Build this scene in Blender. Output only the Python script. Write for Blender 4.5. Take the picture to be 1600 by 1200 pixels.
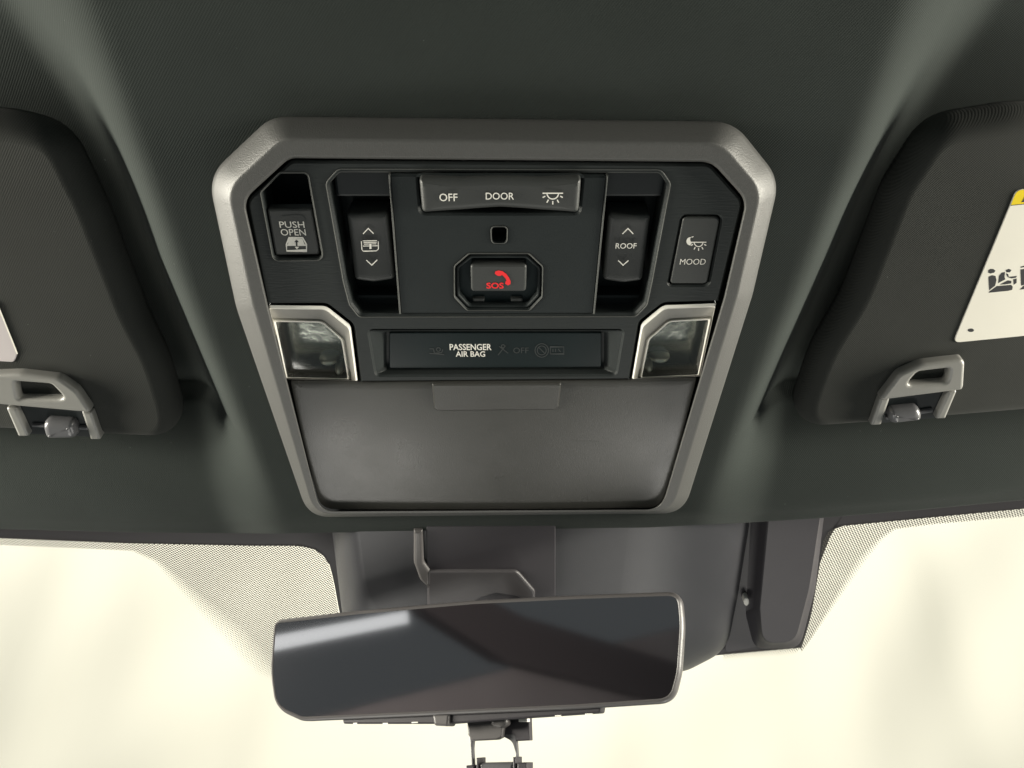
import bpy, bmesh, math, random
from mathutils import Vector, Matrix
from mathutils.geometry import tessellate_polygon, delaunay_2d_cdt
random.seed(4)
for o in list(bpy.data.objects): bpy.data.objects.remove(o)
scene = bpy.context.scene
COL = scene.collection
rad = math.radians

# ------------------------------------------------------------------ camera
PITCH = rad(37.5)
FPX = 1256.0                                   # focal length in photo pixels (1600 wide)
CAM = Vector((0, 0, 1.25))
FW = Vector((0, math.cos(PITCH), math.sin(PITCH)))
UP = Vector((0, -math.sin(PITCH), math.cos(PITCH)))
RT = Vector((1, 0, 0))
cd = bpy.data.cameras.new('camera'); cam = bpy.data.objects.new('camera', cd); COL.objects.link(cam)
cam.location = CAM; cam.rotation_euler = (math.pi/2 + PITCH, 0, 0)
cd.sensor_width = 36; cd.lens = 36*FPX/1600; cd.clip_start = .01; cd.clip_end = 60
scene.camera = cam

# ------------------------------------------------------------------ light
w = bpy.data.worlds.new('World'); scene.world = w; w.use_nodes = True
bg = w.node_tree.nodes['Background']
bg.inputs[0].default_value = (.86, 1.0, .99, 1); bg.inputs[1].default_value = .13
def area(name, loc, target, sx, sy, power, col):
    l = bpy.data.lights.new(name, 'AREA'); l.shape = 'RECTANGLE'; l.size = sx; l.size_y = sy
    l.energy = power; l.color = col
    o = bpy.data.objects.new(name, l); COL.objects.link(o); o.location = loc
    o.rotation_euler = (Vector(target)-Vector(loc)).to_track_quat('-Z', 'Y').to_euler()
    return o
area('left_window_light', (-.95, .16, 1.385), (0, .16, 1.44), .55, .20, 27.0, (1, .955, .83))
area('right_window_light', (.95, .14, 1.385), (0, .16, 1.44), .6, .20, 26.0, (1, .955, .83))
area('tent_light', (0, .85, 3.0), (0, 2.0, 1.6), 4.0, 1.0, 65, (1, .965, .865))
area('left_dash_light', (-.30, .74, .74), (-.08, .33, 1.45), .30, .30, 1.7, (1, .97, .9))  # added fill lamp, no real source there: hot spot on the lid's left
area('right_dash_light', (.30, .74, .74), (.07, .33, 1.45), .30, .30, 1.7, (1, .97, .9))  # its added twin for the hot spot on the lid's right
area('rear_side_window_light', (-.97, -.37, 1.340), (0, -.2, 1.355), .40, .026, .05, (.92, 1, .95))
vs = scene.view_settings
vs.view_transform = 'Standard'; vs.look = 'None'; vs.gamma = 1; vs.use_curve_mapping = False; vs.exposure = 0

# ------------------------------------------------------------------ materials
def lin(c):
    c /= 255
    return c/12.92 if c <= .04045 else ((c+.055)/1.055)**2.4
class NT:
    def __init__(s, m): s.t = m.node_tree; s.n = s.t.nodes; s.l = s.t.links
    def new(s, k, **kw):
        n = s.n.new(k)
        for a, b in kw.items(): setattr(n, a, b)
        return n
    def math(s, op, a, b=None, c=None):
        n = s.new('ShaderNodeMath', operation=op)
        for i, v in enumerate((a, b, c)):
            if v is None: continue
            if isinstance(v, (int, float)): n.inputs[i].default_value = v
            else: s.l.new(v, n.inputs[i])
        return n.outputs[0]
def mat(name, col, rough=.5, metal=0, spec=.5, grain=0, gscale=2500, var=0, vscale=40, rvar=0, coat=0, stretch=None):
    m = bpy.data.materials.new(name); m.use_nodes = True
    t = NT(m); p = t.n['Principled BSDF']
    p.inputs['Base Color'].default_value = (*col, 1); p.inputs['Roughness'].default_value = rough
    p.inputs['Metallic'].default_value = metal; p.inputs['Specular IOR Level'].default_value = spec
    p.inputs['Coat Weight'].default_value = coat
    tc = t.new('ShaderNodeTexCoord'); src = tc.outputs['Object']
    if stretch:
        mp = t.new('ShaderNodeMapping'); mp.inputs['Scale'].default_value = stretch
        t.l.new(src, mp.inputs[0]); src = mp.outputs[0]
    if grain:
        nz = t.new('ShaderNodeTexNoise'); nz.inputs['Scale'].default_value = gscale; nz.inputs['Detail'].default_value = 3
        t.l.new(src, nz.inputs['Vector'])
        b = t.new('ShaderNodeBump'); b.inputs['Strength'].default_value = grain; b.inputs['Distance'].default_value = .0004
        t.l.new(nz.outputs['Fac'], b.inputs['Height']); t.l.new(b.outputs[0], p.inputs['Normal'])
    if var or rvar:
        n2 = t.new('ShaderNodeTexNoise'); n2.inputs['Scale'].default_value = vscale; n2.inputs['Detail'].default_value = 6
        t.l.new(tc.outputs['Object'], n2.inputs['Vector'])
        if var:
            f = t.math('MULTIPLY_ADD', n2.outputs['Fac'], 2*var, 1-var)
            mx = t.new('ShaderNodeVectorMath', operation='SCALE'); mx.inputs[0].default_value = col
            t.l.new(f, mx.inputs['Scale']); t.l.new(mx.outputs[0], p.inputs['Base Color'])
        if rvar:
            t.l.new(t.math('MULTIPLY_ADD', n2.outputs['Fac'], 2*rvar, rough-rvar), p.inputs['Roughness'])
    return m
def fabric(name, col, scale=370, strength=.2, depth=.0004):
    m = mat(name, col, .95, spec=.06)
    t = NT(m); p = t.n['Principled BSDF']; tc = t.n['Texture Coordinate']
    p.inputs['Sheen Weight'].default_value = .03; p.inputs['Sheen Roughness'].default_value = .5
    outs = []
    for ang in (38, -52):
        mp = t.new('ShaderNodeMapping'); mp.inputs['Rotation'].default_value = (0, 0, rad(ang))
        t.l.new(tc.outputs['Object'], mp.inputs[0])
        wv = t.new('ShaderNodeTexWave'); wv.inputs['Scale'].default_value = scale if ang > 0 else scale*1.3
        wv.inputs['Distortion'].default_value = .6; wv.inputs['Detail'].default_value = 1
        t.l.new(mp.outputs[0], wv.inputs['Vector']); outs.append(wv.outputs['Fac'])
    nz = t.new('ShaderNodeTexNoise'); nz.inputs['Scale'].default_value = 900; nz.inputs['Detail'].default_value = 4
    t.l.new(tc.outputs['Object'], nz.inputs['Vector'])
    h = t.math('ADD', t.math('MULTIPLY_ADD', outs[1], .35, outs[0]), t.math('MULTIPLY', nz.outputs['Fac'], .8))
    b = t.new('ShaderNodeBump'); b.inputs['Strength'].default_value = strength; b.inputs['Distance'].default_value = depth
    t.l.new(h, b.inputs['Height']); t.l.new(b.outputs[0], p.inputs['Normal'])
    f = t.math('MULTIPLY_ADD', h, .08, .89)
    n2 = t.new('ShaderNodeTexNoise'); n2.inputs['Scale'].default_value = 25; n2.inputs['Detail'].default_value = 5
    t.l.new(tc.outputs['Object'], n2.inputs['Vector'])
    f = t.math('MULTIPLY', f, t.math('MULTIPLY_ADD', n2.outputs['Fac'], .3, .85))
    n3 = t.new('ShaderNodeTexNoise'); n3.inputs['Scale'].default_value = 420; n3.inputs['Detail'].default_value = 2
    t.l.new(tc.outputs['Object'], n3.inputs['Vector'])
    f = t.math('ADD', f, t.math('MULTIPLY', t.math('GREATER_THAN', n3.outputs['Fac'], .775), 1.3))   # a few specks of lint
    mx = t.new('ShaderNodeVectorMath', operation='SCALE'); mx.inputs[0].default_value = col
    t.l.new(f, mx.inputs['Scale']); t.l.new(mx.outputs[0], p.inputs['Base Color'])
    return m
M = {}
M['headliner'] = fabric('headliner fabric', (.030, .035, .0325))
M['visor'] = fabric('visor fabric', (.042, .0435, .040), 380, .2)
M['bezel'] = mat('satin grey bezel plastic', (.072, .072, .069), .48, .2, .5, .35, 2000, .14, 1100, .06)
M['panel'] = mat('dark grained plastic', (0.0228, 0.0264, 0.0264), .46, 0, .2, .25, 1600, .10, 60, .06, stretch=(.12, 1, 1))
M['centre'] = mat('dark centre plastic', (0.0198, 0.024, 0.0246), .48, 0, .16, .2, 2200, .10, 60, .05)
M['flap'] = mat('grey compartment lid plastic', (.046, .0455, .042), .31, 0, .5, .2, 2400, .08, 38, .12)
M['rim'] = mat('lighter edge plastic', (.075, .078, .074), .42, 0, .4, .2, 2000, .1, 300)  # lighter tone paints in the light that panel edges catch
M['button'] = mat('button plastic', (0.036, 0.0384, 0.0372), .45, 0, .45, .12, 2500, .06, 80, .04)
M['black'] = mat('black well plastic', (.008, .011, .012), .45, 0, .35)
M['well'] = mat('slot floor plastic', (0.0132, 0.0168, 0.018), .4, 0, .4, .1, 2500)
M['display'] = mat('smoked display window', (.010, .016, .017), .22, 0, .4)
M['white'] = mat('white print', (.78, .76, .70), .6, 0, .2)
M['ghost'] = mat('unlit indicator print', (.035, .04, .04), .5, 0, .3)
M['red'] = mat('red print', (.85, .035, .04), .55, 0, .2)
M['clip'] = mat('warm grey clip plastic', (.22, .217, .202), .38, 0, .5, .15, 2500, .06, 90)
M['hook'] = mat('dark hook plastic', (.10, .10, .105), .28, 0, .5)
M['trim'] = mat('purple black trim plastic', (.032, .032, .036), .40, 0, .45, .2, 2500, .08, 70)
M['sensor'] = mat('sensor cover plastic', (0.033, 0.03, 0.0348), .5, 0, .4, .15, 2500, .08, 60)
M['shell'] = mat('mirror shell plastic', (.085, .08, .08), .38, 0, .5, .08, 2500)
M['ledge'] = mat('mount ledge plastic', (.05, .047, .05), .42, 0, .45, .15, 2500)
M['frit'] = mat('black ceramic frit', (0.027, 0.0243, 0.027), .55, 0, .4)
M['label'] = mat('white label film', (.80, .77, .68), .5, 0, .3, 0, 0, .03, 60)
M['yellow'] = mat('yellow label print', (.80, .60, .012), .5, 0, .3)
M['ink'] = mat('dark label print', (.045, .045, .048), .6, 0, .2)
M['lilac'] = mat('lilac grey label film', (.50, .46, .46), .5, 0, .3)
M['lampwhite'] = mat('frosted lens edge', (.82, .80, .74), .25, 0, .6)  # white paints the bright refraction along the clear lens edges
M['chrome'] = mat('lamp reflector', (.95, .93, .87), .33, 1, .5)
M['lampdark'] = mat('lamp well', (.34, .345, .335), .2, .8, .5, .9, 110, .6, 60)
M['led'] = mat('frosted lamp lens', (.85, .83, .76), .25, 0, .5)
M['tarp'] = mat('cream tent cloth', (.86, .835, .75), .9, 0, .1, 0, 0, .02, 3)
M['mirror'] = mat('dimmed mirror glass', (.40, .37, .39), .05, 1, .5)
def clear(name, tint, gl=.10, rough=.02):
    m = bpy.data.materials.new(name); m.use_nodes = True; t = NT(m); t.n.remove(t.n['Principled BSDF'])
    tr = t.new('ShaderNodeBsdfTransparent'); tr.inputs[0].default_value = (*tint, 1)
    g = t.new('ShaderNodeBsdfGlossy'); g.inputs['Roughness'].default_value = rough
    lw = t.new('ShaderNodeLayerWeight'); lw.inputs['Blend'].default_value = .5
    fz = t.math('MULTIPLY_ADD', t.math('POWER', lw.outputs['Facing'], 5), .96, .04)
    mx = t.new('ShaderNodeMixShader'); t.l.new(t.math('MINIMUM', t.math('MULTIPLY', fz, gl), 1), mx.inputs[0])
    t.l.new(tr.outputs[0], mx.inputs[1]); t.l.new(g.outputs[0], mx.inputs[2])
    t.l.new(mx.outputs[0], t.n['Material Output'].inputs[0]); return m
M['glass'] = clear('windscreen glass', (.985, .99, .97), .25)
M['lens'] = clear('clear lamp lens', (.93, .94, .92), 1.6, .04)
def dotmat():
    m = bpy.data.materials.new('dotted frit'); m.use_nodes = True; t = NT(m); p = t.n['Principled BSDF']
    p.inputs['Base Color'].default_value = (.09, .085, .075, 1); p.inputs['Roughness'].default_value = .7
    uv = t.new('ShaderNodeTexCoord'); sp = t.new('ShaderNodeSeparateXYZ'); t.l.new(uv.outputs['UV'], sp.inputs[0])
    at = t.new('ShaderNodeAttribute'); at.attribute_name = 'dot'
    a = t.math('SUBTRACT', t.math('FRACT', sp.outputs[0]), .5); b = t.math('SUBTRACT', t.math('FRACT', sp.outputs[1]), .5)
    d = t.math('SQRT', t.math('ADD', t.math('MULTIPLY', a, a), t.math('MULTIPLY', b, b)))
    k = t.math('LESS_THAN', d, at.outputs['Fac'])
    tr = t.new('ShaderNodeBsdfTransparent'); mx = t.new('ShaderNodeMixShader')
    t.l.new(k, mx.inputs[0]); t.l.new(tr.outputs[0], mx.inputs[1]); t.l.new(p.outputs[0], mx.inputs[2])
    t.l.new(mx.outputs[0], t.n['Material Output'].inputs[0]); return m
M['dots'] = dotmat()

# ------------------------------------------------------------------ helpers
class Frame:                                   # a plane in the car: x right, y up the picture, z towards the cabin
    def __init__(s, o, ex, ez):
        s.o = Vector(o); s.ez = Vector(ez).normalized(); s.ex = (Vector(ex)-Vector(ex).dot(s.ez)*s.ez).normalized()
        s.ey = s.ez.cross(s.ex)
        s.m = Matrix(((s.ex.x, s.ey.x, s.ez.x, s.o.x), (s.ex.y, s.ey.y, s.ez.y, s.o.y), (s.ex.z, s.ey.z, s.ez.z, s.o.z), (0, 0, 0, 1)))
    def px(s, x, y, w=0):                      # photo pixel -> local point on the plane at height w
        d = FW + RT*((x-800)/FPX) + UP*((600-y)/FPX)
        k = ((s.o + s.ez*w - CAM).dot(s.ez))/d.dot(s.ez)
        q = CAM + d*k - s.o
        return Vector((q.dot(s.ex), q.dot(s.ey), w))
    def topx(s, v):
        q = s.o + s.ex*v[0] + s.ey*v[1] + s.ez*v[2] - CAM
        z = q.dot(FW); return 800+FPX*q.dot(RT)/z, 600-FPX*q.dot(UP)/z
def thing(name, label, cat, fr, group=None):
    o = bpy.data.objects.new(name, None); COL.objects.link(o); o.matrix_world = fr.m; o.empty_display_size = .02
    o['label'] = label; o['category'] = cat
    if group: o['group'] = group
    return o
def link(name, vs_, fs, m, parent=None, smooth=True, sharp=40, flat=()):
    me = bpy.data.meshes.new(name); me.from_pydata([tuple(v) for v in vs_], [], fs); me.update()
    o = bpy.data.objects.new(name, me); COL.objects.link(o); me.materials.append(M[m] if isinstance(m, str) else m)
    bm = bmesh.new(); bm.from_mesh(me); bmesh.ops.remove_doubles(bm, verts=bm.verts, dist=2e-7); bmesh.ops.recalc_face_normals(bm, faces=bm.faces)
    bm.to_mesh(me); bm.free()
    if smooth:
        me.shade_smooth(); me.set_sharp_from_angle(angle=rad(sharp))
    if parent: o.parent = parent
    return o
def rp(pts, n=6):                              # rounded polygon; each (x, y[, r])
    out = []; N = len(pts)
    for i, p in enumerate(pts):
        a = Vector(pts[i-1][:2]); b = Vector(p[:2]); c = Vector(pts[(i+1) % N][:2]); r = p[2] if len(p) > 2 else 0.01
        u = (a-b); v = (c-b); lu, lv = u.length, v.length; u /= lu; v /= lv
        ang = math.acos(max(-1, min(1, u.dot(v)))); t = min(r/max(math.tan(ang/2), 1e-3), lu*.48, lv*.48)
        A = b+u*t; B = b+v*t
        for k in range(n+1):
            s = k/n; out.append(tuple(A*(1-s)**2 + b*2*s*(1-s) + B*s*s))
    return out
def dense(pts, step):
    out = []
    for i, p in enumerate(pts):
        a = Vector(p); b = Vector(pts[(i+1) % len(pts)]); k = max(1, int((b-a).length/step))
        for j in range(k): out.append(tuple(a.lerp(b, j/k)))
    return out
def sarea(P): return sum(P[i-1].x*P[i].y-P[i].x*P[i-1].y for i in range(len(P)))
def orient(P, ccw=True): return P if (sarea(P) > 0) == ccw else P[::-1]
def inset(P, d):
    n = len(P); out = []
    for i in range(n):
        p = P[i]; j = i-1
        while (P[j]-p).length < 1e-7 and j > i-n: j -= 1
        k = (i+1) % n; c = 0
        while (P[k]-p).length < 1e-7 and c < n: k = (k+1) % n; c += 1
        a = (p-P[j]); b = (P[k]-p); a.z = b.z = 0
        a.normalize(); b.normalize()
        n1 = Vector((-a.y, a.x, 0)); n2 = Vector((-b.y, b.x, 0)); m = n1+n2
        if m.length < 1e-6: m = n1.copy()
        m.normalize(); q = d/max(.45, m.dot(n1)); out.append(p+m*q)
    return out
def plate(name, parent, fr, outer, holes, w0, w1, b, m, segs=3, wref=None):
    """flat plate with rounded rims and openings; outlines in photo pixels"""
    wr = w1 if wref is None else wref
    loops = [orient([fr.px(x, y, wr) for x, y in outer])] + [orient([fr.px(x, y, wr) for x, y in h], False) for h in holes]
    V = []; F = []; top = []; bot = []
    for L in loops:
        n = len(L); base = len(V); prof = [(0, w0)]
        for k in range(segs+1):
            a = k/segs*math.pi/2; prof.append((b*(1-math.cos(a)), w1-b+b*math.sin(a)))
        for d, z in prof:
            R = inset(L, d) if d > 0 else L
            V += [Vector((p.x, p.y, z)) for p in R]
        for r in range(len(prof)-1):
            for i in range(n):
                j = (i+1) % n; F.append((base+r*n+i, base+r*n+j, base+(r+1)*n+j, base+(r+1)*n+i))
        s = base+(len(prof)-1)*n
        top.append([(V[s+i], s+i) for i in range(n)]); bot.append([(V[base+i], base+i) for i in range(n)])
    for T in (top, bot):
        pts = []; fc = []
        for L in T:
            ids = []
            for v, _ in L:
                if ids and (pts[ids[-1]]-Vector((v.x, v.y))*1000).length < 1e-3: continue
                ids.append(len(pts)); pts.append(Vector((v.x, v.y))*1000)
            fc.append(ids)
        ed = [(ids[i-1], ids[i]) for ids in fc for i in range(len(ids))]
        cv, _, cf, *_ = delaunay_2d_cdt(pts, ed, fc, 2, 1e-5)
        s = len(V); z = T[0][0][0].z; V += [Vector((c.x/1000, c.y/1000, z)) for c in cv]; F += [tuple(s+i for i in f) for f in cf]
    o = link(name, V, F, m, parent)
    for p in o.data.polygons:
        if abs(p.normal.z) > .9995: p.use_smooth = False
    return o
def dome(name, parent, fr, outline, prof, m, zf=None, rings=8, back=None, sharp=50):
    """solid whose outline shrinks through prof [(inset, w)], cap in rings about the centre, zf shapes the face"""
    w1 = prof[-1][1]
    L = orient([fr.px(x, y, w1) for x, y in outline]); n = len(L); V = []; F = []; R = []
    for d, z in prof: R.append([Vector((p.x, p.y, z)) for p in (inset(L, d) if d else L)])
    c = sum(R[-1], Vector())/n; last = R[-1]
    for k in range(1, rings): R.append([c+(p-c)*(1-k/rings) for p in last])
    k0 = len(prof)-1
    for i, ring in enumerate(R):
        for p in ring:
            if zf and i >= 1: p.z += zf(p.x, p.y)
            V.append(p)
    for r in range(len(R)-1):
        for i in range(n):
            j = (i+1) % n; F.append((r*n+i, r*n+j, (r+1)*n+j, (r+1)*n+i))
    cc = c.copy(); cc.z += zf(c.x, c.y) if zf else 0
    V.append(cc); s = (len(R)-1)*n
    for i in range(n): F.append((s+i, s+(i+1) % n, len(V)-1))
    F.append(tuple(range(n))[::-1])
    o = link(name, V, F, m, parent, sharp=sharp)
    if not zf:
        for p in o.data.polygons:
            if abs(p.normal.z) > .9999: p.use_smooth = False
    return o
def rnd(w0, w1, b, segs=4):
    return [(0, w0)] + [(b*(1-math.cos(k/segs*math.pi/2)), w1-b+b*math.sin(k/segs*math.pi/2)) for k in range(segs+1)]
def loft(name, parent, fr, rings, m, cap=False, sharp=40):
    """rings: (pixel outline, w), all with the same number of points"""
    n = len(rings[0][0]); V = []; F = []
    for L, z in rings: V += [fr.px(x, y, z) for x, y in L]
    for r in range(len(rings)-1):
        for i in range(n):
            j = (i+1) % n; F.append((r*n+i, r*n+j, (r+1)*n+j, (r+1)*n+i))
    if cap:
        s = (len(rings)-1)*n
        for tri in tessellate_polygon([[Vector((V[s+i].x, V[s+i].y, 0)) for i in range(n)]]): F.append(tuple(s+i for i in tri))
    o = link(name, V, F, m, parent, sharp=sharp)
    for p in o.data.polygons:
        if abs(p.normal.z) > .9999: p.use_smooth = False
    return o
def mix(A, B, f): return [(a[0]+(b[0]-a[0])*f, a[1]+(b[1]-a[1])*f) for a, b in zip(A, B)]
def ribbons(name, parent, fr, lines, wpx, w, m):
    """printed strokes: pixel polylines with a width, a hair above the face"""
    V = []; F = []
    for ln in lines:
        cl = ln[0] == ln[-1]; P = [Vector(p) for p in ln]; n = len(P); s = len(V)
        for i in range(n):
            a = P[i-1] if i else (P[-2] if cl else P[0]); b = P[i+1] if i < n-1 else (P[1] if cl else P[-1])
            t = (b-a); t.normalize(); nn = Vector((-t.y, t.x))*wpx/2
            k = 1.0
            if 0 < i < n-1 or cl:
                t1 = (P[i]-a); 
                if t1.length > 0: t1.normalize(); k = 1/max(.5, t1.dot(t))
            for q in (P[i]+nn*k, P[i]-nn*k): V.append(fr.px(q.x, q.y, w))
        for i in range(n-1): F.append((s+2*i, s+2*i+1, s+2*i+3, s+2*i+2))
    return link(name, V, F, m, parent, smooth=False)
def polys(name, parent, fr, shapes, w, m):
    V = []; F = []
    for sh in shapes:
        s = len(V); P = [fr.px(x, y, w) for x, y in sh]; V += P
        for tri in tessellate_polygon([P]): F.append(tuple(s+i for i in tri))
    return link(name, V, F, m, parent, smooth=False)
def arc(cx, cy, r, a0, a1, n=12, ry=None):
    return [(cx+r*math.cos(rad(a0+(a1-a0)*k/n)), cy+(ry or r)*math.sin(rad(a0+(a1-a0)*k/n))) for k in range(n+1)]
def text(body, parent, fr, box, w, m, off=0.0, name='lettering'):
    """letters set into the pixel box (x0, y0, x1, y1) on the face"""
    c = bpy.data.curves.new(name, 'FONT'); c.body = body; c.offset = off; c.resolution_u = 3
    t = bpy.data.objects.new(name, c); COL.objects.link(t); bpy.context.view_layer.update()
    me = bpy.data.meshes.new_from_object(t.evaluated_get(bpy.context.evaluated_depsgraph_get()))
    bpy.data.objects.remove(t); bpy.data.curves.remove(c)
    xs = [v.co.x for v in me.vertices]; ys = [v.co.y for v in me.vertices]
    x0, x1, y0, y1 = min(xs), max(xs), min(ys), max(ys)
    a = fr.px((box[0]+box[2])/2, (box[1]+box[3])/2, w)
    l = fr.px(box[0], (box[1]+box[3])/2, w); r = fr.px(box[2], (box[1]+box[3])/2, w)
    tp = fr.px((box[0]+box[2])/2, box[1], w); bt = fr.px((box[0]+box[2])/2, box[3], w)
    sx = (r.x-l.x)/(x1-x0); sy = (tp.y-bt.y)/(y1-y0)
    for v in me.vertices: v.co = Vector((a.x+(v.co.x-(x0+x1)/2)*sx, a.y+(v.co.y-(y0+y1)/2)*sy, w))
    me.materials.clear(); me.materials.append(M[m]); me.name = name
    o = bpy.data.objects.new(name, me); COL.objects.link(o); o.parent = parent; return o
def sm(a, b, x):
    t = max(0, min(1, (x-a)/(b-a))); return t*t*(3-2*t)
def interp(tab, x):
    if x <= tab[0][0]: return tab[0][1]
    for (a, p), (b, q) in zip(tab, tab[1:]):
        if x <= b: return p+(q-p)*(x-a)/(b-a)
    return tab[-1][1]

# ------------------------------------------------------------------ the planes of the car
AX = FW*.609 - UP*.793                         # down the picture along the console, towards the windscreen
CN = -FW*.793 - UP*.609                        # out of the console into the cabin
CF = Frame(CAM + FW*.300 + UP*.0789, RT, CN)   # console plane; headliner pod lies at w = 0
g0 = CF.o + CF.ex*CF.px(800, 828, -.034).x + CF.ey*CF.px(800, 828, -.034).y + CF.ez*-.034
WA = rad(20)
WF = Frame(g0, RT, (0, -math.sin(WA), -math.cos(WA)))     # windscreen plane

# ------------------------------------------------------------------ headliner
EDGE = [(-600, 822), (0, 829), (200, 834), (420, 836), (800, 830), (1000, 827), (1150, 820), (1280, 812), (1440, 799), (1600, 784), (2200, 735)]
ytab = [(0, .5)]
def PX(x, y): return CF.px(x, y)
yref = [CF.px(800, yy).y for yy in (0, 240, 430, 600, 800)]
hwL = list(zip(yref[::-1], [.131, .140, .146, .148, .149])); hwR = list(zip(yref[::-1], [.109, .121, .130, .137, .139]))
y_front = CF.px(800, 830).y; y_vb = CF.px(800, 690).y; y_vt = CF.px(800, 190).y
def drop(y):
    if y < y_vb: return .010 + .034*sm(y_front+.01, y_vb+.02, y)
    return .044 - .014*sm(y_vt-.02, y_vt+.07, y)
def H(x, y):
    s = (-x-interp(hwL, y)) if x < 0 else (x-interp(hwR, y))
    soft = .020 + .020*sm(y_vt-.05, y_vt+.06, y)
    d = sm(-.014, .006+soft, s)
    z = -drop(y)*d - .03*max(0, s)**1.3
    z -= .0012*sm(.02, .0, s)*0
    back = max(0, y-CF.px(800, 60).y)
    return z + .10*back*back
us = []
x = -.75
while x < .75:
    us.append(x); x += .0035 if abs(x) < .30 else .02
us.append(.75)
y_rear = .95
rows = []
for u in us:
    y = y_front
    for _ in range(12):
        z = H(u, y); X, Y = CF.topx((u, y, z)); y = CF.px(X, interp(EDGE, X), z).y
    colm = []
    T = [k/20 for k in range(20)]
    ys = [y_rear + (.16-y_rear)*t for t in T] + [.16 + (y+.0-.16)*(k/110) for k in range(111)]
    for yy in ys:
        z = H(u, yy); e = yy-y
        z += -.0025*(1-sm(0, .012, e))          # slight dip before the rolled lip
        colm.append(Vector((u, yy, z)))
    r = .0045; p = colm[-1]
    for k in range(1, 9):                       # rolled front lip
        a = k/8*rad(150); colm.append(Vector((p.x, p.y-r*math.sin(a), p.z-r*(1-math.cos(a)))))
    rows.append(colm)
n = len(rows[0]); V = [v for c in rows for v in c]
outer = rp([(424, 182, 62), (1146, 190, 70), (1218, 280, 66), (1176, 460, 200), (1068, 802, 46), (482, 808, 46), (369, 480, 200), (325, 275, 66)], 10)
inner = rp([(452, 247, 30), (1112, 253, 40), (1166, 313, 36), (1131, 465, 120), (1033, 796, 34), (500, 799, 30), (419, 478, 120), (381, 312, 34)], 10)
cut = [CF.px(x, y) for x, y in mix(outer, inner, .5)]
def inside(p, P):
    c = False
    for i in range(len(P)):
        a, b = P[i-1], P[i]
        if (a.y > p.y) != (b.y > p.y) and p.x < (b.x-a.x)*(p.y-a.y)/(b.y-a.y)+a.x: c = not c
    return c
F = []
for i in range(len(rows)-1):
    for j in range(n-1):
        q = (i*n+j, i*n+j+1, (i+1)*n+j+1, (i+1)*n+j); c = (V[q[0]]+V[q[2]])/2
        if abs(c.x) < .13 and abs(c.y) < .2 and inside(c, cut): continue
        F.append(q)
hl = link('headliner', V, F, 'headliner', sharp=180); hl.matrix_world = CF.m
hl['kind'] = 'structure'; hl['label'] = 'charcoal woven fabric roof lining around the overhead console'
# ------------------------------------------------------------------ backdrop
V = []; F = []; NX, NZ = 160, 60
for i in range(NX+1):
    for j in range(NZ+1):
        X = -3.2+6.4*i/NX; Z = 1.0+2.8*j/NZ
        d = .010*math.sin(X*4.4+Z*.9+.6*math.sin(Z*2.1)) + .012*math.sin(X*9.3-Z*2.4+1) + .008*math.sin(X*19+2.5*math.sin(Z*1.3+X)) + .009*math.sin(X*6-Z*9) + .006*math.sin(Z*13-X*9+2*math.sin(X*3.1)) + .004*math.sin(X*31+3*math.sin(Z*2.3))
        V.append((X, 2.1+d-.06*X*X, Z))
for i in range(NX):
    for j in range(NZ): F.append((i*(NZ+1)+j, (i+1)*(NZ+1)+j, (i+1)*(NZ+1)+j+1, i*(NZ+1)+j+1))
bd = link('backdrop', V, F, 'tarp', sharp=180); bd['kind'] = 'structure'; bd['label'] = 'bright cream tent cloth hanging in soft folds beyond the windscreen'

# ------------------------------------------------------------------ windscreen
ws = thing('windscreen', 'clear sloping windscreen glass with black edge band and dotted shading', 'windscreen', WF)
def sheet(name, A, B, w, m, na=80, nb=10, dot=None, parent=ws, fr=WF):
    def res(P, n):
        P = [Vector(p) for p in P]; L = [0]
        for a, b in zip(P, P[1:]): L.append(L[-1]+(b-a).length)
        out = []
        for k in range(n+1):
            s = L[-1]*k/n; i = 0
            while i < len(L)-2 and L[i+1] < s: i += 1
            out.append(P[i].lerp(P[i+1], (s-L[i])/max(1e-9, L[i+1]-L[i])))
        return out
    A = res(A, na); B = res(B, na); V = []; at = []
    for a, b in zip(A, B):
        for k in range(nb+1):
            q = a.lerp(b, k/nb); V.append(fr.px(q.x, q.y, w)); at.append(k/nb)
    F = [(i*(nb+1)+j, (i+1)*(nb+1)+j, (i+1)*(nb+1)+j+1, i*(nb+1)+j+1) for i in range(na) for j in range(nb)]
    me = bpy.data.meshes.new(name); me.from_pydata(V, [], F); o = bpy.data.objects.new(name, me); COL.objects.link(o); o.parent = parent
    me.materials.append(M[m])
    if dot:
        pt = me.attributes.new('dot', 'FLOAT', 'POINT')
        for i, t in enumerate(at): pt.data[i].value = dot(t)
        uv = me.uv_layers.new(name='UVMap'); ca, sa = math.cos(rad(30)), math.sin(rad(30)); pitch = .0014
        for lp in me.loops:
            v = V[lp.vertex_index]; uv.data[lp.index].uv = ((v.x*ca+v.y*sa)/pitch*1.0, (-v.x*sa*.9+v.y*ca)/pitch)
    return o
sheet('glass_pane', [(-900, 800), (2500, 760)], [(-900, 2300), (2500, 2300)], -.004, 'glass', 4, 4)
bandL = [(-300, 832), (0, 841), (200, 849), (400, 853), (470, 853), (496, 860), (513, 876), (521, 905), (531, 960), (560, 1062)]
sheet('frit_band', [(-300, 800), (0, 806), (200, 812), (420, 814), (500, 812), (560, 810), (580, 820), (590, 850), (600, 900), (640, 1000)], bandL, -.0015, 'frit', 60, 2)
sheet('frit_band', [(590, 800), (1600, 750), (2000, 710)], [(590, 1020), (1060, 1030), (1140, 1022), (1253, 1012), (1268, 960), (1283, 870), (1287, 845), (1296, 830), (1315, 822), (1420, 812), (1600, 795), (2000, 760)], -.0015, 'frit', 80, 2)
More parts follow.
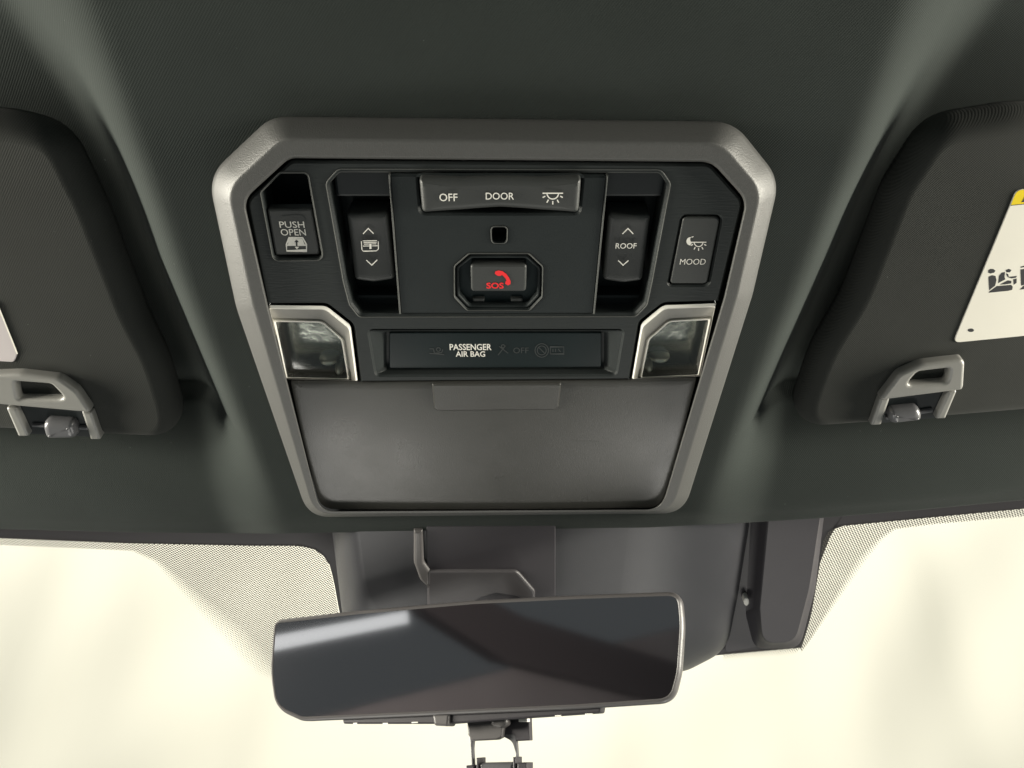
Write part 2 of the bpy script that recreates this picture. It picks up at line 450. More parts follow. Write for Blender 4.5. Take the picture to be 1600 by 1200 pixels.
fade = lambda t: .36 if t < .55 else .36*(1-(t-.55)/.45)**.7+.02
sheet('dotted_frit', [(0, 840), (200, 848), (400, 852), (470, 852), (496, 859), (512, 875), (520, 905), (535, 990)],
      [(0, 853), (120, 858), (205, 862), (240, 880), (300, 950), (370, 1035), (400, 1060), (470, 1085)], -.001, 'dots', 90, 14, lambda t: .40 if t < .8 else .40*(1-(t-.8)/.2)**.6)
sheet('dotted_frit', [(1600, 794), (1420, 811), (1315, 821), (1295, 830), (1286, 846), (1281, 880), (1262, 980), (1250, 1010)],
      [(1600, 808), (1460, 820), (1400, 828), (1380, 845), (1340, 900), (1300, 955), (1268, 1000), (1252, 1020)], -.001, 'dots', 90, 14, lambda t: .40 if t < .8 else .40*(1-(t-.8)/.2)**.6)
sheet('dotted_frit', [(1130, 1021), (1253, 1011)], [(1130, 1034), (1240, 1024)], -.001, 'dots', 20, 6, lambda t: .40*(1-t)+.05)

# ------------------------------------------------------------------ cabin side that the mirror looks back at
M_ = mat('dark pillar trim', (.11, .10, .105), .7, 0, .3); M['pillar'] = M_
M['doorgrey'] = mat('grey door trim', (.36, .34, .345), .7, 0, .3, .2, 900, .2, 3)
def slab(name, pts, x0, x1, m):
    V = [(x0, y, z) for y, z in pts] + [(x1, y, z) for y, z in pts]; k = len(pts)
    o = link(name, V, [tuple(range(k)), tuple(range(2*k-1, k-1, -1))] + [(i, (i+1) % k, k+(i+1) % k, k+i) for i in range(k)], m, None, False)
    o['kind'] = 'structure'; return o
slab('door_trim', [(.3, .5), (-2.6, .5), (-2.6, 1.06), (-1.3, 1.14), (-.1, 1.20), (.3, 1.2)], -1.02, -1.0, 'doorgrey')
slab('pillar_trim', [(-.50, 1.42), (-.68, 1.42), (-1.0, 1.28), (-1.9, 1.0), (-1.9, .86), (-.9, 1.19)], -.99, -.94, 'pillar')
# ------------------------------------------------------------------ overhead console
con = thing('overhead_console', 'dark overhead console with grey bezel, roof switches, map lamps and storage lid', 'overhead console', CF)
rings = [(outer, -.004), (outer, .0015)]
for f, z in ((.03, .0032), (.08, .0044), (.30, .0085), (.49, .0115), (.525, .0119), (.56, .01205), (.60, .0121), (.93, .0121), (.965, .0119), (.985, .0113), (1, .0104), (1, -.006)):
    rings.append((mix(outer, inner, f), z))
loft('bezel', con, CF, rings, 'bezel', sharp=60)
plate('backing_plate', con, CF, mix(inner, outer, .12), [], -.030, -.028, .0004, 'black')

PW = .0092                                     # face of the switch panel
slotL = rp([(530, 269, 10), (1031, 270, 10), (1043, 288, 8), (1015, 436, 40), (1007, 474, 10), (992, 490, 8), (563, 491, 8), (550, 474, 10), (541, 440, 40), (514, 287, 8)], 4)
pocket = rp([(438, 271, 7), (480, 271, 10), (504, 405, 9), (428, 406, 9), (408, 301, 7)], 5)
moodgap = rp([(1066, 337, 9), (1128, 337, 9), (1107, 446, 10), (1044, 446, 6)], 5)
disp_rec = rp([(576, 516, 6), (974, 516, 6), (962, 586, 8), (588, 587, 8)], 4)
lampL = rp([(420, 477, 2), (510, 478, 22), (548, 508, 14), (559, 595, 2), (446, 592, 2)], 6)
lampR = rp([(1119, 474, 2), (1036, 477, 22), (1002, 505, 14), (987, 592, 2), (1094, 588, 2)], 6)
# outline of the panel runs round the two lamps in its lower corners
pan_out = rp([(455, 252, 16), (1109, 257, 20), (1161, 315, 22), (1123, 471), (1036, 474, 22), (999, 503, 14), (984, 593), (563, 597), (552, 507, 14), (511, 475, 22), (417, 475), (386, 314, 22)], 6)
pan = plate('switch_panel', con, CF, pan_out, [slotL, pocket, moodgap, disp_rec], -.004, PW, .0008, 'panel', 1)
def grow(L, d):
    P = orient([Vector((x, y, 0)) for x, y in L]); return [(p.x, p.y) for p in inset(P, -d)]
def chamfer(name, L, d, z0, z1, m):
    return loft(name, con, CF, [(grow(L, d), z0-.0006), (grow(L, d), z0), (grow(L, d-.8), z0+.0001), (grow(L, -.3), z1), (grow(L, -.3), z1-.002)], m)
chamfer('slot_trim', slotL, 5.5, PW+.0003, PW-.0016, 'rim')  # chamfer around the opening, its highlight put into the colour
chamfer('pocket_trim', pocket, 2.6, PW+.0002, PW-.0010, 'rim')
cen = rp([(608, 273, 1), (949, 275, 1), (928, 491, 1), (625, 491, 1)], 2)
sosgap = rp([(733, 397, 8), (826, 397, 8), (847, 417, 6), (846, 464, 6), (827, 484, 8), (730, 484, 8), (711, 464, 6), (711, 416, 6)], 4)
micgap = rp([(768, 355, 6), (792, 355, 6), (791, 379, 6), (769, 379, 6)], 4)
domegap = rp([(652, 274, 7), (911, 274, 7), (905, 334, 9), (657, 334, 9)], 4)
cp = plate('centre_panel', con, CF, cen, [sosgap, micgap, domegap], -.012, PW+.0001, .0008, 'centre', 1)
for L, nm in ((sosgap, 'well_trim'), (micgap, 'opening_trim')): chamfer(nm, L, 2.0, PW+.0003, PW-.0010, 'rim')  # same painted highlight around the call button and microphone openings
for a, b in (((608, 273), (625, 491)), ((949, 275), (928, 491))): plate('edge_strip', con, CF, rp([(a[0]-1.3, a[1]), (a[0]+1.3, a[1]), (b[0]+1.3, b[1]), (b[0]-1.3, b[1])], 1), [], PW-.003, PW+.0005, .0003, 'rim', 2)  # thin strips added as painted highlights down the panel's side edges
# side slots with rocker switches
def slot(out, floor_px, ledge_px):
    s = plate('switch_slot', con, CF, floor_px, [], -.012, -.006, .0003, 'well', 1)
    plate('slot_ledge', s, CF, ledge_px, [], -.006, .0015, .0012, 'well', 2)
    return s
slot(None, [(505, 262), (632, 262), (640, 500), (545, 500)], rp([(541, 461), (628, 461), (628, 496), (545, 496)], 1))
slot(None, [(925, 262), (1052, 262), (1012, 500), (918, 500)], rp([(925, 461), (1008, 461), (1004, 496), (925, 496)], 1))
plate('slot_shelf', con, CF, rp([(519, 262, 3), (612, 262, 3), (616, 308, 3), (525, 308, 3)], 3), [], -.006, .0045, .0012, 'well', 2)
plate('slot_shelf', con, CF, rp([(944, 262, 3), (1046, 262, 3), (1036, 308, 3), (940, 308, 3)], 3), [], -.006, .0045, .0012, 'well', 2)
def rocker(pts, name='rocker_switch'):
    o = rp(pts, 5); P = [CF.px(x, y, .0075) for x, y in o]; cx = sum(p.x for p in P)/len(P); y0 = min(p.y for p in P); y1 = max(p.y for p in P); ym = (y0+y1)/2
    hw = (max(p.x for p in P)-min(p.x for p in P))/2
    zf = lambda x, y: .0007*((y-ym)/((y1-y0)/2))**2 - .0005*((x-cx)/hw)**2
    return dome(name, con, CF, dense(o, 6), rnd(-.004, .0072, .0018), 'button', zf)
rl = rocker([(541, 334, 5), (606, 334, 5), (617, 437, 7), (584, 441, 30), (554, 438, 7)])
rr = rocker([(951, 336, 5), (1017, 336, 5), (1004, 439, 7), (974, 442, 30), (942, 438, 7)])
RW = .0087
ribbons('printed_symbol', rl, CF, [[(567.3, 365.5), (575.3, 357), (583.7, 365)], [(572.4, 406.4), (581, 414.4), (589.4, 406)]], 1.5, RW, 'white')
ribbons('printed_symbol', rl, CF, [[(564.6, 377), (565.5, 390), (568, 392.5), (588, 392), (591.3, 389), (591, 377)],
        [(567, 376.5), (589, 376)], [(568, 379), (588.5, 378.5)], [(568.5, 381.5), (588, 381)], [(567, 384.5), (590, 384)]], 1.3, RW, 'white')
ribbons('printed_symbol', rl, CF, [[(578.5, 380.5), (579, 389)]], 3.2, RW+.0001, 'white')
ribbons('printed_symbol', rr, CF, [[(972.7, 365.5), (981.3, 357), (989.4, 365.5)], [(966, 407), (973.6, 414.4), (982, 407)]], 1.5, RW, 'white')
text('ROOF', rr, CF, (962, 380, 994.5, 388.5), RW, 'white', .002)
# window switch in its pocket
wl = plate('window_switch_well', con, CF, [(398, 262), (512, 262), (516, 416), (412, 416)], [], -.014, -.009, .0003, 'black', 1)
b1 = plate('window_switch', con, CF, rp([(417, 327, 3), (487, 326, 3), (500, 399, 4), (430, 400, 4)], 4), [], .0035, .0078, .0009, 'button', 3)
text('PUSH', b1, CF, (436.5, 346, 475.5, 356), .00795, 'white', .004); text('OPEN', b1, CF, (438.7, 357.8, 477.6, 368), .00795, 'white', .004)
ribbons('printed_symbol', b1, CF, [[(447.5, 382), (451.5, 371.8), (473, 371.6), (478.8, 382), (479, 391.6), (448, 392), (447.5, 382)], [(448, 383), (478.5, 383)]], 2.4, .00795, 'white')
polys('printed_symbol', b1, CF, [[(451, 373.5), (472.5, 373.2), (476, 382), (450, 382)]], .00792, 'white')
polys('printed_symbol', b1, CF, [[(463.5, 374.5), (467, 378.5), (460, 378.5)], [(462.3, 377), (464.7, 377), (464.9, 387), (462.5, 387)]], .008, 'ink')
polys('printed_symbol', b1, CF, [[(460.5, 385.5), (467.5, 385.5), (464, 389.8)]], .0081, 'white')
ribbons('printed_symbol', b1, CF, [[(440, 337.5), (466, 335.5), (473, 337), (476.5, 341), (478.6, 349)]], .8, .00795, 'ghost')
# mood light button
b2 = plate('mood_light_button', con, CF, rp([(1067.5, 339.5, 8), (1125.5, 339.5, 8), (1105, 443.5, 9), (1047, 443.5, 5)], 5), [], -.006, PW+.0002, .0006, 'button', 3)
plate('button_well', con, CF, [(1055, 328), (1140, 328), (1118, 456), (1034, 456)], [], -.012, -.009, .0003, 'black', 1)
BW = PW+.0004
text('MOOD', b2, CF, (1062.5, 404.5, 1102.7, 413.5), BW, 'white', -.004)
def lampsym(cx, y, s, parent, w, wd):
    ribbons('printed_symbol', parent, CF, [[(cx-16*s, y), (cx+16*s, y)], [(cx-9*s, y)] + [(cx-9*s*math.cos(rad(t)), y+9*s*math.sin(rad(t))) for t in range(0, 181, 15)]] +
            [[(cx+12.5*s*math.cos(rad(t)), y+12*s*math.sin(rad(t))), (cx+17*s*math.cos(rad(t)), y+17.5*s*math.sin(rad(t)))] for t in (22, 57, 90, 123, 158)], wd, w, 'white')
lampsym(1091.5, 378.5, .76, b2, BW, 1.6)
moon = arc(1079, 377, 6.5, 95, 300, 14) + arc(1083, 374.2, 4.6, 285, 110, 12, 5)
polys('printed_symbol', b2, CF, [moon], BW, 'white')
# dome light switch, raised ends
dl_out = dense(rp([(655, 277, 6), (716, 280, 60), (780, 278.5, 90), (846, 280, 60), (908, 277, 6), (904, 331, 8), (846, 330, 60), (782, 326.5, 90), (720, 330, 60), (660, 331, 8)], 6), 7)
P = [CF.px(x, y, .0125) for x, y in dl_out]; dxc = sum(p.x for p in P)/len(P); dhw = (max(p.x for p in P)-min(p.x for p in P))/2
dsw = dome('dome_light_switch', con, CF, dl_out, rnd(-.002, .0122, .0026, 5), 'button', lambda x, y: .0022*abs((x-dxc)/dhw)**2.2, 10, sharp=70)
plate('button_well', con, CF, [(640, 266), (922, 266), (916, 345), (646, 345)], [], -.0135, -.0125, .0003, 'black', 1)
def dsw_w(px): return .0124 + .0022*abs((CF.px(px, 305, .013).x-dxc)/dhw)**2.2 + .0003
text('OFF', dsw, CF, (686.5, 302.5, 714.8, 314.5), dsw_w(690)+.0002, 'white', .006); text('DOOR', dsw, CF, (758.9, 301, 803.2, 312), dsw_w(803), 'white', .006)
lampsym(863.7, 302, 1.0, dsw, dsw_w(882), 1.9)
# microphone opening and emergency call button
mic = plate('microphone_opening', con, CF, rp([(765, 352), (795, 352), (794, 382), (766, 382)], 1), [], -.012, .001, .0003, 'black', 1)
sw = plate('call_button_well', con, CF, rp([(728, 392, 8), (831, 392, 8), (852, 415, 6), (851, 468, 6), (832, 489, 8), (725, 489, 8), (706, 468, 6), (706, 413, 6)], 3), [], -.010, .0052, .0004, 'display', 1)
plate('well_rim', con, CF, rp([(734, 399, 8), (825, 399, 8), (845, 418, 6), (844, 463, 6), (826, 482, 8), (731, 482, 8), (713, 463, 6), (713, 417, 6)], 4),
      [rp([(737, 404, 8), (822, 404, 8), (840, 420, 6), (839, 461, 6), (823, 478, 8), (734, 478, 8), (718, 461, 6), (718, 419, 6)], 4)], .004, .0082, .0007, 'centre', 3)
sb = plate('emergency_call_button', con, CF, rp([(735, 414, 5), (823, 414, 5), (822, 456, 6), (736, 456, 6)], 5), [], .004, .0098, .0009, 'button', 3)
text('SOS', sb, CF, (760, 441.6, 787, 451), .01, 'red', .03)
hs = arc(776, 447, 22.5, -92, -8, 12) ; hi = arc(775, 448, 16.5, -14, -86, 12)
polys('printed_symbol', sb, CF, [[(773, 427.5), (774, 424)] + [(779, 422.6), (785, 423.6), (791, 428), (795.5, 434), (798, 440), (797.5, 444), (793.5, 446), (789.3, 443.5), (789.8, 440), (791.5, 438.5), (790, 435.2), (786.3, 431), (784, 429.6), (782, 431.2), (777.5, 431)]], .01, 'red')
for x0, x1 in ((738, 757), (798, 817)):
    plate('latch_tab', sw, CF, rp([(x0, 466, 1), (x1, 466, 1), (x1-.5, 472, 1), (x0+.5, 472, 1)], 2), [], .003, .0068, .0006, 'button', 2)
# passenger airbag display
rec = [(p, z) for p, z in ((disp_rec, PW-.001), (mix(disp_rec, rp([(604, 518, 2), (944, 518, 2), (944, 578, 2), (604, 579, 2)], 4), .93), .0052), (rp([(604, 518, 2), (944, 518, 2), (944, 578, 2), (604, 579, 2)], 4), .0046))]
loft('display_surround', con, CF, rec, 'panel', True)
dp = plate('airbag_display', con, CF, rp([(608, 520, 3), (940, 520, 3), (940, 574, 4), (608, 576, 4)], 4), [], .003, .0062, .0004, 'display', 2)
text('PASSENGER', dp, CF, (702.5, 537.4, 768, 547.2), .0064, 'white', .016); text('AIR BAG', dp, CF, (712, 548.8, 758, 557.5), .0064, 'white', .016)
ribbons('unlit_symbol', dp, CF, [[(671, 545), (677, 545), (679, 552), (690, 551), (692, 546)], arc(685, 546, 3, 0, 360, 12), [(671, 552), (694, 554)]], 1.5, .0064, 'ghost')
ribbons('unlit_symbol', dp, CF, [[(778, 555), (790, 540)], [(780, 541), (794, 552)], arc(786, 541, 2.5, 0, 360, 10)], 1.3, .0064, 'ghost')
text('OFF', dp, CF, (802, 543, 826, 552), .0064, 'ghost', .0)
ribbons('unlit_symbol', dp, CF, [arc(846.5, 547.5, 10.5, 0, 360, 24), arc(846.5, 547.5, 7, 0, 360, 20), [(842, 543), (851, 552)], [(860, 542), (881, 542), (881, 553), (860, 553), (860, 542)]], 1.3, .0064, 'ghost')
ribbons('unlit_symbol', dp, CF, [[(864, 545), (864, 550)], [(868, 545), (868, 550)], [(872, 545), (876, 550)]], 1.2, .0064, 'ghost')
# map lamps
def lamp(out, mid, inn, lum, sgn):
    t = plate('map_lamp', con, CF, mix(out, inn, -.02), [], -.010, -.004, .0003, 'lampdark', 1)
    t['label'] = 'clear map lamp lens over a dark well'
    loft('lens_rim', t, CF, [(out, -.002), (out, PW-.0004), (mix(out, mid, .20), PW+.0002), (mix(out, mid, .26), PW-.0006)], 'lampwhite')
    loft('lens_slope', t, CF, [(mix(out, mid, .26), PW-.0007), (mid, PW-.0034)], 'lens2')
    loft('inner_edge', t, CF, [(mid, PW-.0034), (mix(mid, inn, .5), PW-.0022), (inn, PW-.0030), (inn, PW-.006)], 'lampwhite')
    plate('lens', t, CF, mix(mid, inn, .6), [], PW-.0042, PW-.0034, .0002, 'lens', 1)
    for cx, cy, rx, ry, h in lum:
        V = []; F = []; NU, NV = 18, 9; c = CF.px(cx, cy, -.002); sc = .00027
        for i in range(NV+1):
            for j in range(NU):
                a = i/NV*math.pi/2; b = j/NU*2*math.pi
                V.append((c.x+rx*sc*math.cos(a)*math.cos(b), c.y+ry*sc*math.cos(a)*math.sin(b), -.004+h*math.sin(a)))
        for i in range(NV):
            for j in range(NU): F.append((i*NU+j, i*NU+(j+1) % NU, (i+1)*NU+(j+1) % NU, (i+1)*NU+j))
        link('reflector', V, F, 'chrome', t)
    return t
m2 = mat('frosted lens slope', (.30, .29, .265), .25, 0, .6, .2, 300, .25, 90); M['lens2'] = m2
def mk(pts): return rp(pts, 6)
lamp(lampL, mk([(424, 499, 2), (505, 501, 20), (537, 529, 12), (547, 594, 2), (446, 591, 2)]), mk([(431, 503, 2), (502, 504, 20), (533, 531, 12), (543, 591, 2), (449, 589, 2)]),
     [(514, 562, 17, 7, .0060), (532, 573, 9, 9, .0075)], 1)
lamp(lampR, mk([(1113, 496, 2), (1044, 500, 20), (1011, 529, 12), (999, 591, 2), (1093, 587, 2)]), mk([(1107, 500, 2), (1046, 503, 20), (1015, 531, 12), (1003, 589, 2), (1090, 585, 2)]),
     [(1030, 558, 18, 7, .0060), (1012, 569, 9, 8, .0075)], -1)
# storage lid
lid_out = dense(rp([(452, 599, 3), (1090, 594, 3), (1034, 796, 30), (500, 799, 28)], 8), 14)
P = [CF.px(x, y, .009) for x, y in lid_out]; ly0 = min(p.y for p in P); ly1 = max(p.y for p in P); lxc = sum(p.x for p in P)/len(P)
lid = dome('storage_lid', con, CF, lid_out, rnd(-.006, .0088, .0012), 'flap', lambda x, y: .0016*math.sin(math.pi*max(0, min(1, (y-ly0)/(ly1-ly0))))-.12*(x-lxc)**2, 12)
hp = rp([(675, 601, 2), (877, 600, 2), (873, 637, 7), (866, 641, 7), (686, 643, 7), (678, 638, 7)], 4)
plate('finger_grip', lid, CF, hp, [], .006, .01015, .0008, 'flap', 3)
ribbons('scratch', lid, CF, [[(893, 688), (905, 690), (922, 690), (940, 692)]], .45, .01035, 'bezel')

# ------------------------------------------------------------------ sun visors
VF = Frame(CF.o + CF.ez*-.012, RT, CN)
vprof = [(0, -.012), (0, -.009)] + [(.0085*(1-math.cos(k/7*math.pi/2)), -.009+.0095*math.sin(k/7*math.pi/2)) for k in range(1, 8)]
def visor(out, label):
    t = thing('sun_visor', label, 'sun visor', VF, 'sun visors beside the console')
    dome('visor_body', t, VF, dense(rp(out, 10), 18), vprof, 'visor', None, 10, sharp=180); return t
vl = visor([(-620, 190, 60), (0, 184, 300), (92, 212, 110), (150, 330, 200), (215, 500, 300), (252, 572, 300), (287, 695, 48), (60, 683, 300), (-620, 650, 60)], 'charcoal fabric sun visor with lilac label corner, left of the console')
vr = visor([(2220, 190, 60), (1600, 174, 300), (1462, 196, 110), (1395, 300, 200), (1330, 470, 300), (1278, 556, 300), (1235, 680, 48), (1480, 661, 300), (2220, 600, 60)], 'charcoal fabric sun visor with white and yellow warning label, right of the console')
def clip(t, frame, hole, prongs, pocket):
    c = plate('clip_frame', t, VF, frame, [hole], -.002, .0052, .0016, 'clip', 4)
    for p in prongs: plate('clip_prong', t, VF, rp([(*q, 3) for q in p], 3), [], -.004, .0040, .0014, 'clip', 3)
    plate('clip_pocket', t, VF, pocket, [], -.006, .0006, .0002, 'black', 1)
clip(vl, rp([(-60, 588, 4), (30, 585, 60), (92, 592, 30), (120, 612, 24), (143, 646, 4), (-60, 628, 4)], 6), rp([(23, 597, 4), (80, 601, 14), (103, 625, 6), (28, 625, 5)], 5),
     [[(8, 637), (25, 639), (46, 683), (28, 683)], [(126, 642), (143, 645), (158, 688), (141, 688)]], [(20, 632), (132, 640), (147, 683), (40, 678)])
clip(vr, rp([(1509, 562, 8), (1440, 570, 60), (1405, 586, 26), (1385, 612, 24), (1373, 627, 4), (1506, 610, 8)], 6), rp([(1485, 576, 5), (1434, 582, 14), (1415, 604, 6), (1480, 599, 8)], 5),
     [[(1375, 623), (1392, 621), (1377, 665), (1360, 666)], [(1482, 612), (1497, 610), (1478, 655), (1461, 656)]], [(1386, 616), (1488, 606), (1467, 653), (1370, 662)])
def knob(out, shelf, label):
    t = thing('visor_hook', label, 'hook', VF, 'visor hooks below the clips')
    dome('knob', t, VF, dense(rp(out, 6), 6), rnd(-.006, .0065, .0034, 5), 'hook', None, 5, sharp=180)
    plate('hook_stem', t, VF, rp(shelf, 3), [], -.010, .0022, .0008, 'hook', 2)
knob([(62, 661, 12), (112, 664, 12), (121, 688, 10), (70, 689, 12)], [(48, 664, 2), (136, 668, 2), (138, 673, 2), (49, 668, 2)], 'dark rounded plastic hook under the left visor clip')
knob([(1392, 646, 10), (1440, 641, 12), (1444, 660, 12), (1392, 666, 10)], [(1384, 652, 2), (1458, 640, 2), (1459, 645, 2), (1385, 657, 2)], 'dark rounded plastic hook under the right visor clip')
# labels
wlab = plate('warning_label', vr, VF, rp([(1588, 297, 14), (2000, 250, 6), (1960, 490, 6), (1489, 536, 7)], 5), [], .0002, .0009, .0002, 'label', 1)
polys('yellow_band', wlab, VF, [rp([(1588.5, 297.6, 14), (2000, 250.6, 4), (1994, 280, 1), (1579.5, 320.5, 1)], 5)], .00094, 'yellow')
ribbons('band_line', wlab, VF, [[(1579.5, 321), (1994, 280)]], 1.0, .00098, 'ink')
polys('warning_triangle', wlab, VF, [[(1596, 316), (1622, 273), (1650, 310)]], .00098, 'ink')
def ps(L): return [[(1440+x/4, 260+y/4) for x, y in s] for s in L]
child = ps([[(416, 650), (428, 641), (448, 641), (462, 652), (454, 664), (430, 670), (417, 664)], [(418, 690), (440, 680), (462, 684), (468, 710), (460, 745), (422, 775)],
            [(478, 730), (484, 684), (500, 664), (522, 660), (518, 690), (524, 706)], [(526, 648), (545, 640), (562, 648), (552, 662), (530, 662)], [(526, 668), (540, 672), (546, 690), (596, 684), (590, 696), (560, 700), (536, 690)],
            [(488, 738), (540, 712), (562, 716), (560, 732), (520, 738)], [(572, 706), (594, 700), (594, 728), (576, 740)], [(418, 790), (425, 780), (470, 748), (560, 740), (570, 752), (566, 772), (540, 778)]])
polys('printed_symbol', wlab, VF, child, .00094, 'ink')
polys('printed_symbol', wlab, VF, ps([[(618, 626), (690, 612), (694, 620), (620, 634)], [(618, 644), (680, 634), (690, 690), (670, 735), (622, 745)], [(612, 770), (640, 744), (720, 742), (716, 762)]]), .00094, 'ink')
polys('label_mark', wlab, VF, [arc(1517, 516, 5, 0, 360, 14, 2.8)], .00094, 'ink')
llab = plate('label', vl, VF, rp([(-300, 470, 6), (-6, 470, 3), (27, 553, 10), (22, 566, 6), (-300, 548, 6)], 5), [], .0002, .001, .0003, 'lilac', 2)
ed = [(-5+32*k/24, 473+80*k/24) for k in range(25)]
ribbons('edge_stitching', llab, VF, [[ed[k], ed[k+1]] for k in range(0, 24)], 2.4, .0011, 'label')

# ------------------------------------------------------------------ camera housing on the glass
hg = thing('camera_housing', 'large dark plastic camera housing behind the rear view mirror', 'camera housing', WF)
hb = rp([(517, 815, 3), (1174, 800, 3), (1153, 930, 200), (1136, 1016, 62), (1070, 1050, 70), (565, 1064, 50), (538, 985, 200)], 8)
ht = rp([(560, 815, 3), (985, 800, 3), (975, 880, 200), (968, 940, 62), (945, 985, 60), (620, 1000, 50), (574, 930, 200)], 8)
rings = [(hb, -.001), (hb, .004)]
for k in range(1, 11):
    a = k/10*math.pi/2; rings.append((mix(hb, ht, (1-math.cos(a))**.9), .004+.030*math.sin(a)))
hs_ = loft('housing_shell', hg, WF, rings, 'trim', True, sharp=180)
HW = .034
plate('cover_panel', hg, WF, rp([(666, 822, 2), (868, 822, 2), (868, 960, 2), (668, 960, 2)], 2), [], HW-.002, HW+.0012, .0006, 'sensor', 2)
plate('cover_ridge', hg, WF, rp([(646, 830, 2), (660, 830, 2), (662, 880, 6), (672, 894, 6), (672, 922, 2), (656, 908, 16), (646, 880, 20)], 4), [], HW-.002, HW+.003, .0018, 'shell', 4)
plate('cover_ledge', hg, WF, rp([(668, 893, 2), (808, 893, 16), (836, 925, 8), (836, 960, 2), (668, 960, 2)], 5), [rp([(740, 958, 2), (742, 938, 14), (775, 928, 14), (815, 934, 14), (822, 958, 2)], 4)], HW, HW+.0030, .0012, 'ledge', 3)
sc = thing('rain_sensor_cover', 'narrow dark sensor cover on the glass, right of the camera housing', 'sensor cover', WF)
sb_ = rp([(1172, 806, 3), (1288, 802, 3), (1274, 920, 200), (1250, 1013, 26), (1178, 1014, 22), (1164, 960, 60)], 6)
st_ = rp([(1202, 806, 3), (1282, 802, 3), (1264, 920, 200), (1242, 1003, 26), (1192, 1005, 22), (1188, 950, 60)], 6)
loft('cover_shell', sc, WF, [(sb_, -.001), (sb_, .001), (mix(sb_, st_, .6), .004), (mix(sb_, st_, .85), .012), (st_, .013)], 'sensor', True, 70)
plate('base_plate', sc, WF, rp([(1150, 812, 3), (1200, 812, 3), (1196, 1008, 6), (1132, 1020, 6)], 4), [], -.001, .0012, .0004, 'sensor', 2)
dome('fixing_clip', sc, WF, arc(1166.5, 941, 4.5, 0, 345, 15, 6.5), rnd(.002, .0065, .001), 'white', None, 3)

# ------------------------------------------------------------------ rear view mirror
pl = CAM + FW*.440 + RT*((425-800)/FPX*.440) + UP*((600-1040)/FPX*.440)
pr = CAM + FW*.380 + RT*((1066-800)/FPX*.380) + UP*((600-1010)/FPX*.380)
ex = (pr-pl).normalized(); tilt = rad(14); upv = Vector((0, -math.sin(tilt), math.cos(tilt)))
MF = Frame((pl+pr)/2, ex, ex.cross(upv))
mr = thing('rear_view_mirror', 'wide frameless rear view mirror with dark tinted glass', 'mirror', MF)
mo = dense(rp([(426, 968, 18), (560, 953, 200), (740, 937, 300), (900, 929, 300), (1064, 923, 24), (1069, 975, 200), (1064, 1050, 120), (1052, 1098, 52), (900, 1108, 300), (700, 1117, 300), (470, 1127, 30), (428, 1108, 46), (420, 1050, 200)], 9), 16)
L = orient([MF.px(x, y, 0) for x, y in mo]); n = len(L); V = []; F = []
for d, z in ((.0022, -.0006), (.0016, -.0002), (.0007, -.0007), (0, -.0024), (0, -.007), (.003, -.012), (.009, -.017), (.022, -.020)):
    V += [Vector((p.x, p.y, z)) for p in (inset(L, d) if d else L)]
for r in range(7):
    for i in range(n): F.append((r*n+i, r*n+(i+1) % n, (r+1)*n+(i+1) % n, (r+1)*n+i))
F.append(tuple(7*n+i for i in range(n)))
link('mirror_shell', V, F, 'shell', mr, sharp=60)
gl = inset(L, .0022); V = [Vector((p.x, p.y, -.0004)) for p in gl] + [Vector((p.x, p.y, -.003)) for p in gl]
F = [tuple(range(n)), tuple(range(2*n-1, n-1, -1))] + [(i, (i+1) % n, n+(i+1) % n, n+i) for i in range(n)]
link('mirror_glass', V, F, 'mirror', mr, sharp=30)
def mpx(x, y, w=0): return MF.px(x, y, w)
plate('button_strip', mr, MF, rp([(534, 1118, 2), (672, 1112, 2), (760, 1108, 2), (940, 1098, 2), (938, 1114, 4), (820, 1122, 4), (700, 1131, 4), (536, 1131, 3)], 3), [], -.014, -.004, .0008, 'sensor', 2)
for x0, y0, wd in ((552, 1129.5, 6), (598, 1129.6, 8), (643, 1128, 10), (867, 1117.5, 10), (914, 1115, 12)):
    polys('button_mark', mr, MF, [[(x0, y0), (x0+wd, y0-.3), (x0+wd, y0+1.6), (x0, y0+2)]], -.0036, 'white')
plate('button', mr, MF, rp([(675, 1116, 3), (702, 1115, 3), (700, 1135, 5), (678, 1134, 5)], 4), [], -.012, -.002, .0012, 'shell', 3)
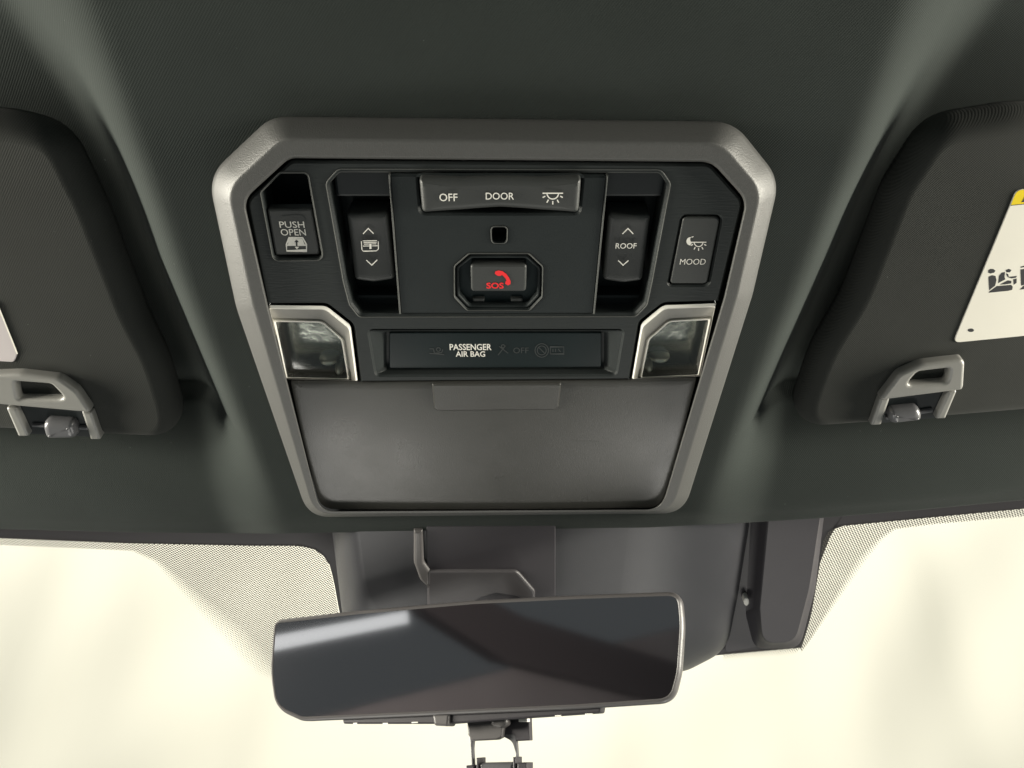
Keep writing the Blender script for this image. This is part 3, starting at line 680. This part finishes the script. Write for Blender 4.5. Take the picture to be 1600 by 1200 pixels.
sp = plate('stem', mr, MF, rp([(770, 960, 20), (830, 960, 20), (830, 1040, 20), (770, 1040, 20)], 5), [], -.040, -.018, .002, 'sensor', 3)

# ------------------------------------------------------------------ clip hanging under the mirror
BF = Frame(MF.o + MF.ez*-.016, MF.ex, MF.ez)
br = thing('hanging_bracket', 'small dark plastic bracket with two thin legs hanging under the mirror', 'bracket', BF)
plate('clamp_plate', br, BF, rp([(728, 1108, 2), (790, 1104, 2), (784, 1152, 4), (776, 1156, 5), (737, 1158, 5), (731, 1148, 4)], 4), [], -.004, .001, .0008, 'shell', 3)
plate('clamp_plate', br, BF, rp([(780, 1100, 2), (826, 1098, 2), (828, 1157, 1), (808, 1158, 1), (803, 1150, 8), (780, 1150, 2)], 4), [], -.008, -.003, .0006, 'sensor', 2)
dome('thumb_catch', br, BF, dense(rp([(765, 1110, 6), (791, 1108, 6), (792, 1132, 8), (782, 1138, 6), (766, 1134, 8)], 5), 4), rnd(-.001, .006, .002), 'shell', None, 4, sharp=180)
plate('white_tab', br, BF, rp([(810, 1119, 1), (824, 1119, 1), (824, 1128, 1), (810, 1128, 1)], 2), [], -.004, .0005, .0004, 'white', 2)
def leg(pts): return plate('leg', br, BF, pts, [], -.006, -.003, .0004, 'hook', 2)
leg(rp([(733, 1150, 1), (740, 1150, 1), (738.5, 1170, 20), (741, 1215, 1), (737.5, 1215, 1), (735, 1170, 20)], 3))
leg(rp([(790, 1146, 2), (806, 1146, 2), (808.5, 1180, 20), (809.5, 1215, 1), (806, 1215, 1), (805, 1175, 20), (800, 1158, 16), (786, 1151, 6)], 4))
plate('cross_bar', br, BF, rp([(748, 1192, 3), (802, 1191, 3), (802, 1240, 3), (748, 1240, 3)], 3), [], -.010, .002, .0015, 'hook', 3)
for x0, x1, y0 in ((728, 741, 1196), (744, 747.5, 1184), (801, 805.5, 1183), (808, 823, 1192)):
    plate('bar_end', br, BF, rp([(x0, y0, 1), (x1, y0, 1), (x1, 1240, 1), (x0, 1240, 1)], 2), [], -.008, .003, .0006, 'sensor', 2)
